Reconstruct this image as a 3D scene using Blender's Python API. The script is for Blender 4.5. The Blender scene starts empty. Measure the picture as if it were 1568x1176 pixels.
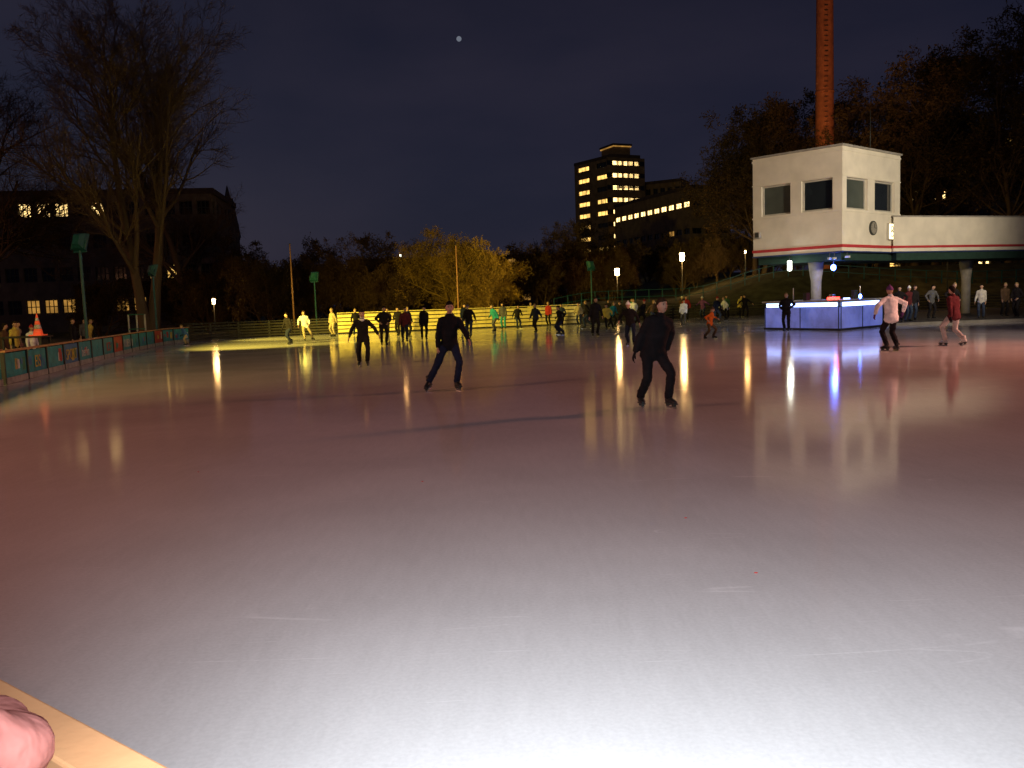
import bpy, math, random
from mathutils import Vector, Matrix, noise
from math import sin, cos, pi, radians, sqrt
random.seed(7)
S = bpy.context.scene
V = Vector

# ------------------------------------------------------------------ materials
def M(name, col, rough=.7, var=.25, scale=4, bump=.15, bs=25, metal=0, em=None, es=0, spec=.4, samp=True):
    m = bpy.data.materials.new(name); m.use_nodes = True
    nt = m.node_tree; N = nt.nodes; L = nt.links
    b = N['Principled BSDF']
    tc = N.new('ShaderNodeTexCoord')
    n1 = N.new('ShaderNodeTexNoise'); n1.inputs['Scale'].default_value = scale; n1.inputs['Detail'].default_value = 3
    L.new(tc.outputs['Object'], n1.inputs['Vector'])
    r = N.new('ShaderNodeValToRGB')
    r.color_ramp.elements[0].position = .3; r.color_ramp.elements[1].position = .7
    r.color_ramp.elements[0].color = (*[c*(1-var) for c in col], 1)
    r.color_ramp.elements[1].color = (*[min(1, c*(1+var)) for c in col], 1)
    L.new(n1.outputs['Fac'], r.inputs['Fac']); L.new(r.outputs['Color'], b.inputs['Base Color'])
    b.inputs['Roughness'].default_value = rough; b.inputs['Metallic'].default_value = metal
    b.inputs['Specular IOR Level'].default_value = spec
    if bump:
        n2 = N.new('ShaderNodeTexNoise'); n2.inputs['Scale'].default_value = bs; n2.inputs['Detail'].default_value = 2
        L.new(tc.outputs['Object'], n2.inputs['Vector'])
        bp = N.new('ShaderNodeBump'); bp.inputs['Strength'].default_value = bump; bp.inputs['Distance'].default_value = .02
        L.new(n2.outputs['Fac'], bp.inputs['Height']); L.new(bp.outputs['Normal'], b.inputs['Normal'])
    if em:
        n3 = N.new('ShaderNodeTexNoise'); n3.inputs['Scale'].default_value = .9
        L.new(tc.outputs['Object'], n3.inputs['Vector'])
        mr = N.new('ShaderNodeMapRange'); mr.inputs[1].default_value = .3; mr.inputs[2].default_value = .7
        mr.inputs[3].default_value = es*(.45 if var > .05 else 1); mr.inputs[4].default_value = es*(1.3 if var > .05 else 1)
        L.new(n3.outputs['Fac'], mr.inputs[0]); L.new(mr.outputs[0], b.inputs['Emission Strength'])
        b.inputs['Emission Color'].default_value = (*em, 1)
        if not samp: m.cycles.emission_sampling = 'NONE'
    return m
def MT(name, col):
    m = bpy.data.materials.new(name); m.use_nodes = True
    nt = m.node_tree; N = nt.nodes; L = nt.links; b = N['Principled BSDF']
    oi = N.new('ShaderNodeObjectInfo'); r = N.new('ShaderNodeValToRGB')
    r.color_ramp.elements[0].color = (*[c*.6 for c in col], 1); r.color_ramp.elements[1].color = (*[c*1.35 for c in col], 1)
    L.new(oi.outputs['Random'], r.inputs['Fac']); L.new(r.outputs['Color'], b.inputs['Base Color'])
    b.inputs['Roughness'].default_value = .95; b.inputs['Specular IOR Level'].default_value = 0
    return m

# ------------------------------------------------------------------ mesh builder
class MB:
    def __init__(s): s.v = []; s.f = []; s.m = []; s.sm = []; s.mats = []
    def mi(s, mat):
        if mat not in s.mats: s.mats.append(mat)
        return s.mats.index(mat)
    def poly(s, pts, mat, smooth=False):
        i = len(s.v); s.v += [tuple(p) for p in pts]; s.f.append(tuple(range(i, i+len(pts)))); s.m.append(s.mi(mat)); s.sm.append(smooth)
    def obox(s, c, ax, h, mat):
        c = V(c); a = [V(ax[k])*h[k] for k in range(3)]; i = len(s.v)
        for x in (-1, 1):
            for y in (-1, 1):
                for z in (-1, 1): s.v.append(tuple(c+a[0]*x+a[1]*y+a[2]*z))
        for f in ((0,1,3,2),(4,6,7,5),(0,4,5,1),(2,3,7,6),(0,2,6,4),(1,5,7,3)):
            s.f.append(tuple(i+k for k in f)); s.m.append(s.mi(mat)); s.sm.append(False)
    def box(s, c, size, mat, rz=0):
        s.obox(c, (V((cos(rz), sin(rz), 0)), V((-sin(rz), cos(rz), 0)), V((0,0,1))), (size[0]/2, size[1]/2, size[2]/2), mat)
    def bar(s, p, q, w, h, mat):
        p = V(p); q = V(q); d = (q-p); L = d.length; d.normalize()
        up = V((0,0,1)) if abs(d.z) < .9 else V((0,1,0))
        sd = d.cross(up).normalized(); up = sd.cross(d)
        s.obox((p+q)/2, (d, sd, up), (L/2, w/2, h/2), mat)
    def loft(s, rings, mat, smooth=True, cap=True):
        i = len(s.v); n = len(rings[0]); k = s.mi(mat)
        for r in rings: s.v += [tuple(p) for p in r]
        for a in range(len(rings)-1):
            for b in range(n):
                s.f.append((i+a*n+b, i+a*n+(b+1) % n, i+(a+1)*n+(b+1) % n, i+(a+1)*n+b)); s.m.append(k); s.sm.append(smooth)
        if cap:
            s.f.append(tuple(i+b for b in reversed(range(n)))); s.m.append(k); s.sm.append(smooth)
            s.f.append(tuple(i+(len(rings)-1)*n+b for b in range(n))); s.m.append(k); s.sm.append(smooth)
    def tube(s, pts, rad, mat, n=8, smooth=True, cap=True):
        rings = []
        for j, p in enumerate(pts):
            p = V(p); d = V(pts[min(j+1, len(pts)-1)])-V(pts[max(j-1, 0)])
            d.normalize(); a = d.cross(V((0,0,1)) if abs(d.z) < .8 else V((1,0,0))).normalized(); b = d.cross(a)
            rings.append([p+(a*cos(2*pi*k/n)+b*sin(2*pi*k/n))*rad[j] for k in range(n)])
        s.loft(rings, mat, smooth, cap)
    def ell(s, c, ax, r, mat, n=10, m=7):
        rings = []
        c = V(c)
        for j in range(m):
            t = -pi/2+pi*(j+.15)/(m-1+.3)
            rings.append([c+V(ax[0])*(r[0]*cos(t)*cos(2*pi*k/n))+V(ax[1])*(r[1]*cos(t)*sin(2*pi*k/n))+V(ax[2])*(r[2]*sin(t)) for k in range(n)])
        s.loft(rings, mat)
    def mesh(s, name):
        me = bpy.data.meshes.new(name); me.from_pydata(s.v, [], s.f)
        for m in s.mats: me.materials.append(m)
        me.polygons.foreach_set('material_index', s.m); me.polygons.foreach_set('use_smooth', s.sm); me.update()
        return me
    def obj(s, name, parent=None, bevel=0, loc=None):
        o = bpy.data.objects.new(name, s.mesh(name)); S.collection.objects.link(o)
        if parent: o.parent = parent
        if loc: o.location = loc
        if bevel:
            b = o.modifiers.new('bev', 'BEVEL'); b.width = bevel; b.segments = 2; b.limit_method = 'ANGLE'
        return o
def root(name, loc=(0,0,0)):
    o = bpy.data.objects.new(name, None); o.location = loc; S.collection.objects.link(o); return o
XYZ = (V((1,0,0)), V((0,1,0)), V((0,0,1)))

def wall(mb, p0, p1, z0, z1, ops, mw, dep=.15, mf=None):
    p0 = V(p0); p1 = V(p1); d = p1-p0; L = d.length; d /= L; n = V((d.y, -d.x))
    P = lambda u, z, o=0: V((p0.x+d.x*u+n.x*o, p0.y+d.y*u+n.y*o, z))
    us = sorted({0, L} | {round(o[0], 3) for o in ops} | {round(o[1], 3) for o in ops})
    zs = sorted({z0, z1} | {round(o[2], 3) for o in ops} | {round(o[3], 3) for o in ops})
    for a, b in zip(us, us[1:]):
        for c, e in zip(zs, zs[1:]):
            um = (a+b)/2; zm = (c+e)/2
            if any(o[0] < um < o[1] and o[2] < zm < o[3] for o in ops): continue
            mb.poly([P(a, c), P(b, c), P(b, e), P(a, e)], mw)
    d3 = V((d.x, d.y, 0)); n3 = V((n.x, n.y, 0)); up = V((0,0,1))
    for o in ops:
        a, b, c, e, mg = o[:5]; nx, nz = (o[5], o[6]) if len(o) > 5 else (1, 1)
        mb.poly([P(a,c), P(a,c,-dep), P(b,c,-dep), P(b,c)], mw); mb.poly([P(a,e), P(b,e), P(b,e,-dep), P(a,e,-dep)], mw)
        mb.poly([P(a,c), P(a,e), P(a,e,-dep), P(a,c,-dep)], mw); mb.poly([P(b,c), P(b,c,-dep), P(b,e,-dep), P(b,e)], mw)
        mb.poly([P(a,c,-dep), P(b,c,-dep), P(b,e,-dep), P(a,e,-dep)], mg)
        if mf:
            w = .035*(1+dep)
            for k in range(nx+1):
                u = a+(b-a)*k/nx; u = min(max(u, a+w+.003), b-w-.003)
                mb.obox(P(u, (c+e)/2, -dep+.04), (d3, n3, up), (w, .03, (e-c)/2-.004), mf)
            for k in range(nz+1):
                z = c+(e-c)*k/nz; z = min(max(z, c+w+.003), e-w-.003)
                mb.obox(P((a+b)/2, z, -dep+.045), (d3, n3, up), ((b-a)/2-.006, .03, w), mf)
    return P

def spot(name, loc, tgt, power, col, ang=70, blend=.6, rad=.15, parent=None):
    l = bpy.data.lights.new(name, 'SPOT'); l.energy = power; l.color = col; l.spot_size = radians(ang); l.spot_blend = blend; l.shadow_soft_size = rad
    o = bpy.data.objects.new(name, l); S.collection.objects.link(o); o.location = loc
    o.rotation_euler = (V(tgt)-V(loc)).to_track_quat('-Z', 'Y').to_euler()
    if parent: o.parent = parent; o.location = V(loc)-parent.location
    return o
def point(name, loc, power, col, rad=.1, parent=None):
    l = bpy.data.lights.new(name, 'POINT'); l.energy = power; l.color = col; l.shadow_soft_size = rad
    o = bpy.data.objects.new(name, l); S.collection.objects.link(o); o.location = loc
    if parent: o.parent = parent; o.location = V(loc)-parent.location
    return o

# ------------------------------------------------------------------ palette
wood = M('pale_wood', (.5,.25,.12), .5, .15, 3, .04, 40)
yplank = M('painted_plank', (.8,.68,.25), .55, .15, 3, .1, 20)
dplank = M('dark_plank', (.04,.035,.025), .8, .3, 3)
teal = M('teal_paint', (.012,.085,.1), .5, .2)
blueP = M('blue_panel', (.04,.16,.4), .5, .2)
tealP = M('turquoise_panel', (.02,.28,.34), .5, .25)
yelP = M('yellow_panel', (.6,.48,.08), .5, .2)
redP = M('red_panel', (.5,.05,.04), .5, .2)
whP = M('white_panel', (.6,.6,.55), .5, .2)
kickP = M('kick_board', (.35,.37,.33), .6, .3)
grnP = M('green_panel', (.04,.2,.12), .5, .2)
steel = M('steel', (.5,.5,.5), .3, .1, metal=1)
dmetal = M('dark_metal', (.04,.045,.04), .5, .2)
cream = M('white_render', (.78,.73,.62), .75, .09, 1.2, .12, 60)
redS = M('red_stripe', (.5,.04,.05), .6, .1)
navyS = M('navy_stripe', (.03,.05,.16), .6, .1)
under = M('green_soffit', (.015,.045,.035), .8, .2)
glassD = M('dark_glass', (.015,.02,.022), .06, .2, 1, 0, spec=.7)
blind = M('window_blind', (.07,.085,.075), .5, .2, 1, 0)
frameW = M('window_frame', (.5,.48,.42), .6, .1)
conc = M('concrete', (.33,.31,.28), .85, .2, 3)
brick = M('chimney_brick', (.42,.13,.05), .85, .25, 2, .3, 12)
stone = M('dark_stone', (.16,.13,.11), .9, .3, 1, 0)
stoneB = M('brown_stone', (.2,.14,.09), .9, .3, 1, 0)
roofM = M('roof_tile', (.07,.05,.05), .85, .3, 2, 0)
bark = MT('bark', (.13,.09,.055))
barkR = MT('red_bark', (.11,.075,.05))
willow = MT('willow_twigs', (.3,.2,.04))
brush = MT('brush_twigs', (.11,.07,.03))
dleaf = MT('dry_leaves', (.075,.05,.02))
winY = M('lit_window_yellow', (.5,.4,.2), .5, .3, em=(1,.58,.14), es=1.9, samp=False, bump=0)
winW = M('lit_window_warm', (.5,.4,.2), .5, .3, em=(1,.66,.24), es=4.2, samp=False, bump=0)
winO = M('lit_window_dim', (.4,.3,.1), .5, .3, em=(1,.5,.1), es=.4, samp=False, bump=0)
winD = M('unlit_window', (.012,.013,.018), .15, .3, bump=0)
lampW = M('lamp_glass_warm', (.9,.8,.6), .4, 0, em=(1,.66,.26), es=34, samp=False, bump=0)
lampC = M('lamp_glass_white', (.9,.9,.8), .4, 0, em=(.95,1,.8), es=9, samp=False, bump=0)
lampB = M('lamp_glass_blue', (.1,.2,.9), .4, 0, em=(.06,.15,1), es=45, samp=False, bump=0)
lampR = M('lamp_glass_red', (.9,.1,.1), .4, 0, em=(1,.05,.03), es=7, samp=False, bump=0)
ledW = M('led_strip', (.8,.85,1), .4, 0, em=(.33,.46,1), es=6, bump=0)
backlit = M('backlit_panel', (.3,.35,.7), .4, .2, em=(.17,.22,.75), es=.4, bump=0)
bootM = M('boot_black', (.02,.02,.02), .4, .2)
bootW = M('boot_white', (.55,.55,.52), .45, .1)
skinM = M('skin', (.5,.3,.21), .55, .1, 8, .05)
lipM = M('lips', (.3,.11,.09), .5, .1); eyeM = M('eye', (.03,.02,.02), .2, .1)
def cloth(n, c): return M('fabric_'+n, c, .9, .25, 5, .5, 16, spec=.15)
C = dict(black=cloth('black', (.014,.012,.014)), navy=cloth('navy', (.015,.02,.045)), jean=cloth('denim', (.035,.05,.09)),
         grey=cloth('grey', (.1,.1,.11)), white=cloth('white', (.78,.82,.82)), tan=cloth('tan', (.4,.33,.2)), teal=cloth('teal', (.03,.3,.32)),
         orange=cloth('orange', (.65,.13,.02)), red=cloth('red', (.35,.03,.03)), maroon=cloth('maroon', (.1,.02,.025)), purple=cloth('purple', (.16,.06,.2)),
         pink=cloth('pink', (.34,.13,.115)), lgrey=cloth('lightgrey', (.5,.48,.45)), brown=cloth('brown', (.1,.06,.035)), yellow=cloth('yellow', (.6,.5,.1)),
         blue=cloth('blue', (.06,.16,.45)), green=cloth('green', (.06,.14,.05)))
hairs = [M('hair_dark', (.015,.011,.008), .85, .3, 20, spec=.1), M('hair_brown', (.04,.024,.013), .85, .3, 20, spec=.1), M('hair_blond', (.28,.19,.09), .8, .3, 20, spec=.1)]

# ------------------------------------------------------------------ ground
def sm(t): t = max(0, min(1, t)); return t*t*(3-2*t)
def gz(x, y):
    z = (1.5*sm((x+2)/10)+2.3*sm((x-16)/10))*sm((y-68)/12)
    z += 1.8*sm((y-95)/60)*sm((x+10)/20)
    if y > 66 or abs(x) > 45: z += .25*noise.noise(V((x*.07, y*.07, 0)))
    return z-.05
gm = M('winter_grass', (.07,.07,.03), .95, .45, 1.2, .6, 9)
n = 260; mb = MB(); k = mb.mi(gm)
cx = [math.copysign(abs(-1+2*i/n)**3*1600, -1+2*i/n) for i in range(n+1)]
for j in range(n+1):
    for i in range(n+1): mb.v.append((cx[i], cx[j]+45, gz(cx[i], cx[j]+45)))
for j in range(n):
    for i in range(n): a = j*(n+1)+i; mb.f.append((a, a+1, a+n+2, a+n+1)); mb.m.append(k); mb.sm.append(True)
mb.obj('ground')

def chaikin(p, it=2, closed=False):
    for _ in range(it):
        q = [] if closed else [p[0]]
        for i in range(len(p) if closed else len(p)-1):
            a = V(p[i]); b = V(p[(i+1) % len(p)]); q += [tuple(a*.75+b*.25), tuple(a*.25+b*.75)]
        if not closed: q.append(p[-1])
        p = q
    return p
# ice
im = bpy.data.materials.new('ice'); im.use_nodes = True; nt = im.node_tree; N = nt.nodes; L = nt.links; b = N['Principled BSDF']
tc = N.new('ShaderNodeTexCoord')
def mapn(rot, sc):
    m = N.new('ShaderNodeMapping'); m.inputs['Rotation'].default_value = (0,0,rot); m.inputs['Scale'].default_value = sc
    L.new(tc.outputs['Object'], m.inputs['Vector']); return m
def noi(m, scale, det=4, dist=0):
    q = N.new('ShaderNodeTexNoise'); q.inputs['Scale'].default_value = scale; q.inputs['Detail'].default_value = det; q.inputs['Distortion'].default_value = dist
    L.new(m.outputs[0] if m else tc.outputs['Object'], q.inputs['Vector']); return q.outputs['Fac']
def math_(op, a, b_, clamp=False):
    q = N.new('ShaderNodeMath'); q.operation = op; q.use_clamp = clamp
    for i, x in enumerate((a, b_)):
        if isinstance(x, (int, float)): q.inputs[i].default_value = x
        else: L.new(x, q.inputs[i])
    return q.outputs[0]
def mrange(x, a, b_, c, d):
    q = N.new('ShaderNodeMapRange'); L.new(x, q.inputs[0])
    for i, v in enumerate((a, b_, c, d)): q.inputs[i+1].default_value = v
    return q.outputs[0]
scr = None
for rot, s_, off in ((.5, 1.1, .5), (-.35, 1.4, .52)):
    t = noi(mapn(rot, (.07, 1, 1)), s_, 1, 0)
    line = mrange(math_('ABSOLUTE', math_('SUBTRACT', t, off), 0), .0, .0022, 1, 0)
    mask = mrange(noi(mapn(rot+1, (1,1,1)), 2.3, 2), .55, .66, 0, 1)
    t = math_('MULTIPLY', line, mask)
    scr = t if scr is None else math_('MAXIMUM', scr, t)
fine = noi(None, 45, 4)
streak = noi(mapn(.45, (1, .2, 1)), 14, 4)
big = noi(None, .5, 4, .5)
wear = math_('ADD', math_('MULTIPLY', scr, .14), math_('ADD', math_('MULTIPLY', streak, .1), math_('ADD', math_('MULTIPLY', fine, .2), math_('MULTIPLY', big, .26))))
cr = N.new('ShaderNodeMix'); cr.data_type = 'RGBA'; cr.inputs[6].default_value = (.56,.55,.56,1); cr.inputs[7].default_value = (.84,.83,.85,1)
L.new(mrange(wear, .16, .46, 0, 1), cr.inputs[0]); L.new(cr.outputs[2], b.inputs['Base Color'])
L.new(mrange(wear, .16, .46, .07, .14), b.inputs['Roughness']); b.inputs['IOR'].default_value = 1.2
bp = N.new('ShaderNodeBump'); bp.inputs['Strength'].default_value = .05; bp.inputs['Distance'].default_value = .004
L.new(noi(mapn(.45, (1,.4,1)), 6, 2), bp.inputs['Height']); L.new(bp.outputs[0], b.inputs['Normal'])
barr_far = [(-13.3,22.2),(-16.3,34),(-19.3,46),(-19.8,51),(-18,55),(-13,57),(-3.5,58),(4,60),(12,64),(20,67),(30,67),(40,62),(46,50),(46,35),(40,12),(28,-3),(12,-8),(4,-2)]
barr_far = chaikin(barr_far, 2)
near = [(4,-2),(.39,.52),(-3.06,3.04),(-6.5,5.8),(-9.6,10.5),(-13.3,22.2)]
near = [near[0], near[1], near[2]]+chaikin(near[2:], 2)[1:]
poly = barr_far[:-1]+near[:-1]
mb = MB(); mb.poly([(x, y, 0) for x, y in poly], im); mb.obj('ice_rink')
litter = MB()
for x, y in ((1.45,5.05),(-.9,8.1),(1.3,6.4),(-3.4,9)):
    litter.ell((x, y, .004), XYZ, (.013,.008,.004), redP, 6, 4)
litter.obj('ice_litter')

# barriers
def barrier(name, path, style, h=.85, step=2.0, off=.0):
    rt = root(name); mb = MB(); pts = [V(p) for p in path]
    acc = 0; out = [pts[0]]
    for a, b_ in zip(pts, pts[1:]):
        L_ = (b_-a).length; t = 0
        while acc+(L_-t) >= step: t += step-acc; out.append(a+(b_-a)*(t/L_)); acc = 0
        acc += L_-t
    if (out[-1]-pts[-1]).length > .3: out.append(pts[-1])
    rnd = random.Random(3)
    for i, (a, b_) in enumerate(zip(out, out[1:])):
        d = (b_-a).normalized(); d3 = V((d.x, d.y, 0)); n3 = V((-d.y, d.x, 0)); c = (a+b_)/2; hl = (b_-a).length/2
        ax = (d3, n3, V((0,0,1))); c3 = lambda z, o=0: V((c.x, c.y, z))+n3*o
        mb.obox(V((a.x, a.y, h/2)), ax, (.05, .06, h/2), style['post'])
        if style['kind'] == 'panel':
            mb.obox(c3(.09, -.02), ax, (hl-.052, .03, .085), style['kick'])
            m_ = rnd.choice(style['panels'])
            mb.obox(c3((h+.13)/2), ax, (hl-.052, .02, (h-.2)/2), m_)
            for q in range(rnd.randint(2, 4)):
                uu = rnd.uniform(-.75, .75)*hl; w = rnd.uniform(.06, .2); hh = rnd.uniform(.06, .2)
                mb.obox(c3(h/2+.05+rnd.uniform(-.08, .08), -.023)+d3*uu, ax, (w, .004, hh), rnd.choice(style['acc']))
        else:
            nb = 5
            for q in range(nb):
                z0 = .05+(h-.1)*q/nb; hh = (h-.1)/nb
                mb.obox(c3(z0+hh/2, -.075), ax, (hl-.004, .014, hh/2-.03), style['panels'][0])
        mb.obox(c3(h+.025), ax, (hl+.0, .09, .024), style['cap'])
    mb.obj('boards', rt, .006); return rt, out
st1 = dict(kind='panel', post=dmetal, kick=kickP, cap=wood, panels=[tealP, tealP, blueP, tealP, grnP, tealP, blueP, tealP, redP], acc=[yelP, whP, tealP, blueP, redP, grnP, blueP])
iL = next(i for i, p in enumerate(barr_far) if p[1] > 51)
iK = next(i for i, p in enumerate(barr_far) if p[0] > -13 and p[1] > 50)
iM = next(i for i, p in enumerate(barr_far) if p[0] > 5)
rt, lp = barrier('rink_barrier', barr_far[:iL+1], st1)
barrier('rink_barrier', barr_far[iL:iK+1], dict(kind='plank', post=dmetal, cap=dplank, panels=[dplank]), 1.0)
barrier('rink_barrier', barr_far[iK:iM+1], dict(kind='plank', post=dmetal, cap=yplank, panels=[yplank]), 1.35)
barrier('rink_barrier', barr_far[iM:], dict(kind='plank', post=dmetal, cap=dplank, panels=[dplank]), 1.1)
barrier('rink_barrier', near[2:], st1, .9)
for word, k, m_ in (('EIS', 1, yelP), ('SPORT', 3, yelP), ('berlin', 4, whP), ('ICE', 6, redP), ('KUFEN', 8, whP)):
    cu = bpy.data.curves.new('lettering', 'FONT'); cu.body = word; cu.size = .5; cu.extrude = .004; cu.align_x = 'CENTER'; cu.materials.append(m_)
    a, b_ = lp[k], lp[k+1]; d = (b_-a).normalized(); c = (a+b_)/2; o = bpy.data.objects.new('lettering', cu); S.collection.objects.link(o); o.parent = rt
    o.matrix_world = Matrix.Translation((c.x+d.y*.045, c.y-d.x*.045, .3)) @ Matrix(((d.x, 0, d.y, 0), (d.y, 0, -d.x, 0), (0, 1, 0, 0), (0,0,0,1)))

rt = root('wooden_railing'); mb = MB()
e = V((-.483,.359)).normalized(); nrm = V((e.y, -e.x))
if nrm.y < 0: nrm = -nrm
p0 = V((-.546,1.254)); ax = (V((e.x,e.y,0)), V((nrm.x,nrm.y,0)), V((0,0,1)))
def RP(t, o, z): q = p0+e*t-nrm*o; return V((q.x, q.y, z))
mb.obox(RP(.2, .045, .982), ax, (3.0, .045, .018), wood)
mb.obox(RP(.2, .05, .9), ax, (3.0, .018, .06), wood)
mb.obox(RP(.2, .05, .5), ax, (3.0, .012, .33), tealP)
mb.obox(RP(.2, .04, .08), ax, (3.0, .02, .08), whP)
for t in (-2.6,-1.2,.9,2.9): mb.obox(RP(t, .105, .47), ax, (.04, .035, .47), dplank)
mb.obj('rail', rt, .006)

# ------------------------------------------------------------------ island platform, booth, tower
tar = M('tarmac', (.05,.045,.045), .7, .3, 5, .4, 60)
isl = [(12.9,40.4),(14.2,37.4),(16.6,39.4),(22,39.6),(38,38.6),(44,48),(42,58),(22,57)]
mb = MB(); mb.poly([(x, y, .12) for x, y in isl], tar)
for i in range(len(isl)):
    a = isl[i]; c = isl[(i+1) % len(isl)]; mb.poly([(*a, -.02), (*c, -.02), (*c, .12), (*a, .12)], conc)
mb.obj('island_pavement')

rt = root('control_tower'); mb = MB()
A, B, Cc, D = V((13.05,45.5)), V((16.4,42)), V((21.0,45.9)), V((17.65,49.4))
Z0, Z1 = 3.95, 8.7
LA = (B-A).length; LB = (Cc-B).length
wall(mb, A, B, Z0, Z1, [(.1*LA, .44*LA, 5.7, 7.25, blind), (.56*LA, .9*LA, 5.7, 7.25, glassD)], cream, .2, frameW)
wall(mb, B, Cc, Z0, Z1, [(.07*LB, .42*LB, 5.7, 7.25, blind), (.54*LB, .9*LB, 5.7, 7.25, glassD)], cream, .2, frameW)
wall(mb, Cc, D, Z0, Z1, [(1.5, 3, 5.75, 7.25, glassD)], cream, .18, frameW)
wall(mb, D, A, Z0, Z1, [(1.5, 3, 5.75, 7.25, glassD)], cream, .18, frameW)
cen = (A+B+Cc+D)/4
def expd(p, f): q = cen+(p-cen)*f; return (q.x, q.y)
def slab(f, z0, z1, m_):
    q = [expd(p, f) for p in (A, B, Cc, D)]
    mb.loft([[(*p, z0) for p in q], [(*p, z1) for p in q]], m_, False)
slab(1.03, Z1, Z1+.1, conc); slab(1.012, Z1-.22, Z1-.1, cream)
slab(1.012, Z1-1.42, Z1-1.36, cream); slab(1.012, Z0+1.62, Z0+1.7, cream)
slab(1.015, Z0-.12, Z0+.02, redS); slab(1.0, Z0-.3, Z0-.12, cream); slab(1.02, Z0-.36, Z0-.3, navyS); slab(.93, Z0-.75, Z0-.36, under)
mb.obj('cabin', rt)
mb = MB()
wall(mb, V((20.3,45.1)), V((38,51.6)), 3.95, 5.45, [], cream)
wall(mb, V((38,51.6)), V((36.8,55.4)), 3.95, 5.45, [], cream)
wall(mb, V((36.8,55.4)), V((19.5,49.0)), 3.95, 5.45, [], cream)
wq = [(20.3,45.1),(38,51.6),(36.8,55.4),(19.5,49.0)]
def wl(z0, z1, m_, g=0):
    c_ = V((28.6,50.3)); q = [tuple(c_+(V(p)-c_)*(1+g)) for p in wq]
    mb.loft([[(*p, z0) for p in q], [(*p, z1) for p in q]], m_, False)
wl(5.45, 5.53, conc, .005); wl(3.84, 3.96, redS, .006); wl(3.66, 3.83, cream, 0); wl(3.59, 3.65, navyS, .007); wl(3.2, 3.58, under, -.03)
mb.obj('deck_wing', rt)
mb = MB()
for x, y in ((15.95,44.3),(27,50.4),(35,53)):
    mb.tube([(x,y,.1),(x,y,2.2),(x,y,3.3)], [.24,.26,.42], conc, 20, cap=True)
mb.obj('column', rt)
mb = MB()
dB = (Cc-B).normalized(); nB = V((dB.y, -dB.x)); axB = (V((dB.x,dB.y,0)), V((nB.x,nB.y,0)), V((0,0,1)))
def FB(u, z, o): q = B+dB*(u*LB)+nB*o; return V((q.x, q.y, z))
dA = (B-A).normalized(); nA = V((dA.y, -dA.x)); axA = (V((dA.x,dA.y,0)), V((nA.x,nA.y,0)), V((0,0,1)))
def FA(u, z, o): q = A+dA*(u*LA)+nA*o; return V((q.x, q.y, z))
def disc(mb_, c, ax_, r, th, m_, n_=24):
    mb_.loft([[c+ax_[0]*(r*cos(2*pi*k/n_))+ax_[2]*(r*sin(2*pi*k/n_))+ax_[1]*o for k in range(n_)] for o in (0, th)], m_, False)
disc(mb, FB(.5, 4.83, .01), axB, .36, .08, dmetal); disc(mb, FB(.5, 4.83, .092), axB, .3, .012, M('clock_face', (.3,.28,.24), .5, .1))
mb.obox(FB(.5, 4.93, .115), axB, (.014,.006,.1), dmetal); mb.obox(FB(.525, 4.83, .118), axB, (.1,.005,.012), dmetal)
for k in range(12):
    mb.obox(FB(.5, 4.83, .11)+axB[0]*(.25*cos(k*pi/6))+axB[2]*(.25*sin(k*pi/6)), axB, (.013,.004,.013), dmetal)
mb.obj('clock', rt)
mb = MB()
sg = M('sign_light', (.9,.85,.6), .5, 0, em=(1,.86,.5), es=2.0, samp=False)
mb.obox(FB(.81, 4.7, .07), axB, (.34,.06,.43), frameW); mb.obox(FB(.81, 4.7, .135), axB, (.3,.006,.39), sg)
for dz, r_ in ((.17,.13),(-.12,.17)):
    mb.loft([[FB(.81, 4.7+dz, .145)+axB[0]*(rr*cos(2*pi*k/18))+axB[2]*(rr*sin(2*pi*k/18)) for k in range(19)] for rr in (r_, r_-.05)], dmetal, False, False)
mb.obox(FB(.81, 4.72, .146), axB, (.16,.004,.02), dmetal)
mb.obj('illuminated_sign', rt)
mb = MB()
mb.obox(FA(.07, 4.75, .12), axA, (.14,.1,.16), conc); mb.obox(FA(.07, 4.75, .225), axA, (.1,.006,.12), dmetal)
for u, o in ((.93, .1), (.88, .12)):
    mb.obox(FA(u, 3.3, o), axA, (.05,.12,.05), whP); mb.bar(FA(u,3.36,o), FA(u,3.6,o), .03, .03, dmetal)
mb.obox(FB(.05, 3.35, .12), axB, (.05,.12,.05), whP); mb.bar(FB(.05,3.38,.1), FB(.05,3.6,.1), .03, .03, dmetal)
mb.obj('loudspeaker_and_cameras', rt, .008)
mb = MB()
mb.tube([(14.35,43.6,3.6),(14.35,43.6,3.3)], [.02,.02], dmetal, 6); mb.tube([(14.35,43.6,3.32),(14.35,43.6,3.28),(14.35,43.6,2.85),(14.35,43.6,2.8)], [.05,.11,.11,.07], lampC, 12)
mb.tube([(16.2,42.6,3.6),(16.2,42.6,2.98)], [.02,.02], dmetal, 6); mb.ell((16.2,42.6,2.86), XYZ, (.13,.13,.15), lampB)
mb.obj('hanging_lamps', rt)
point('blue_glow', (16.2,42.3,2.8), 60, (.1,.2,1), .12, rt); point('white_glow', (14.3,43.3,2.7), 30, (1,1,.85), .12, rt)
mb = MB(); mb.tube([(20.2,47.8,8.8),(20.2,47.8,11.5)], [.03,.015], dmetal, 6); mb.tube([(16.5,48,8.8),(16.5,48,9.3)], [.15,.15], conc, 10); mb.obj('roof_mast', rt)
mb = MB(); mb.box((25.5,51,5.75),(.5,.35,.35),dmetal,-.2); mb.bar((25.5,51,5.5),(25.5,51,5.65),.08,.08,dmetal); mb.obj('added_chimney_floodlight', rt)  # fixture added on the wing roof for the chimney uplight
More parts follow.
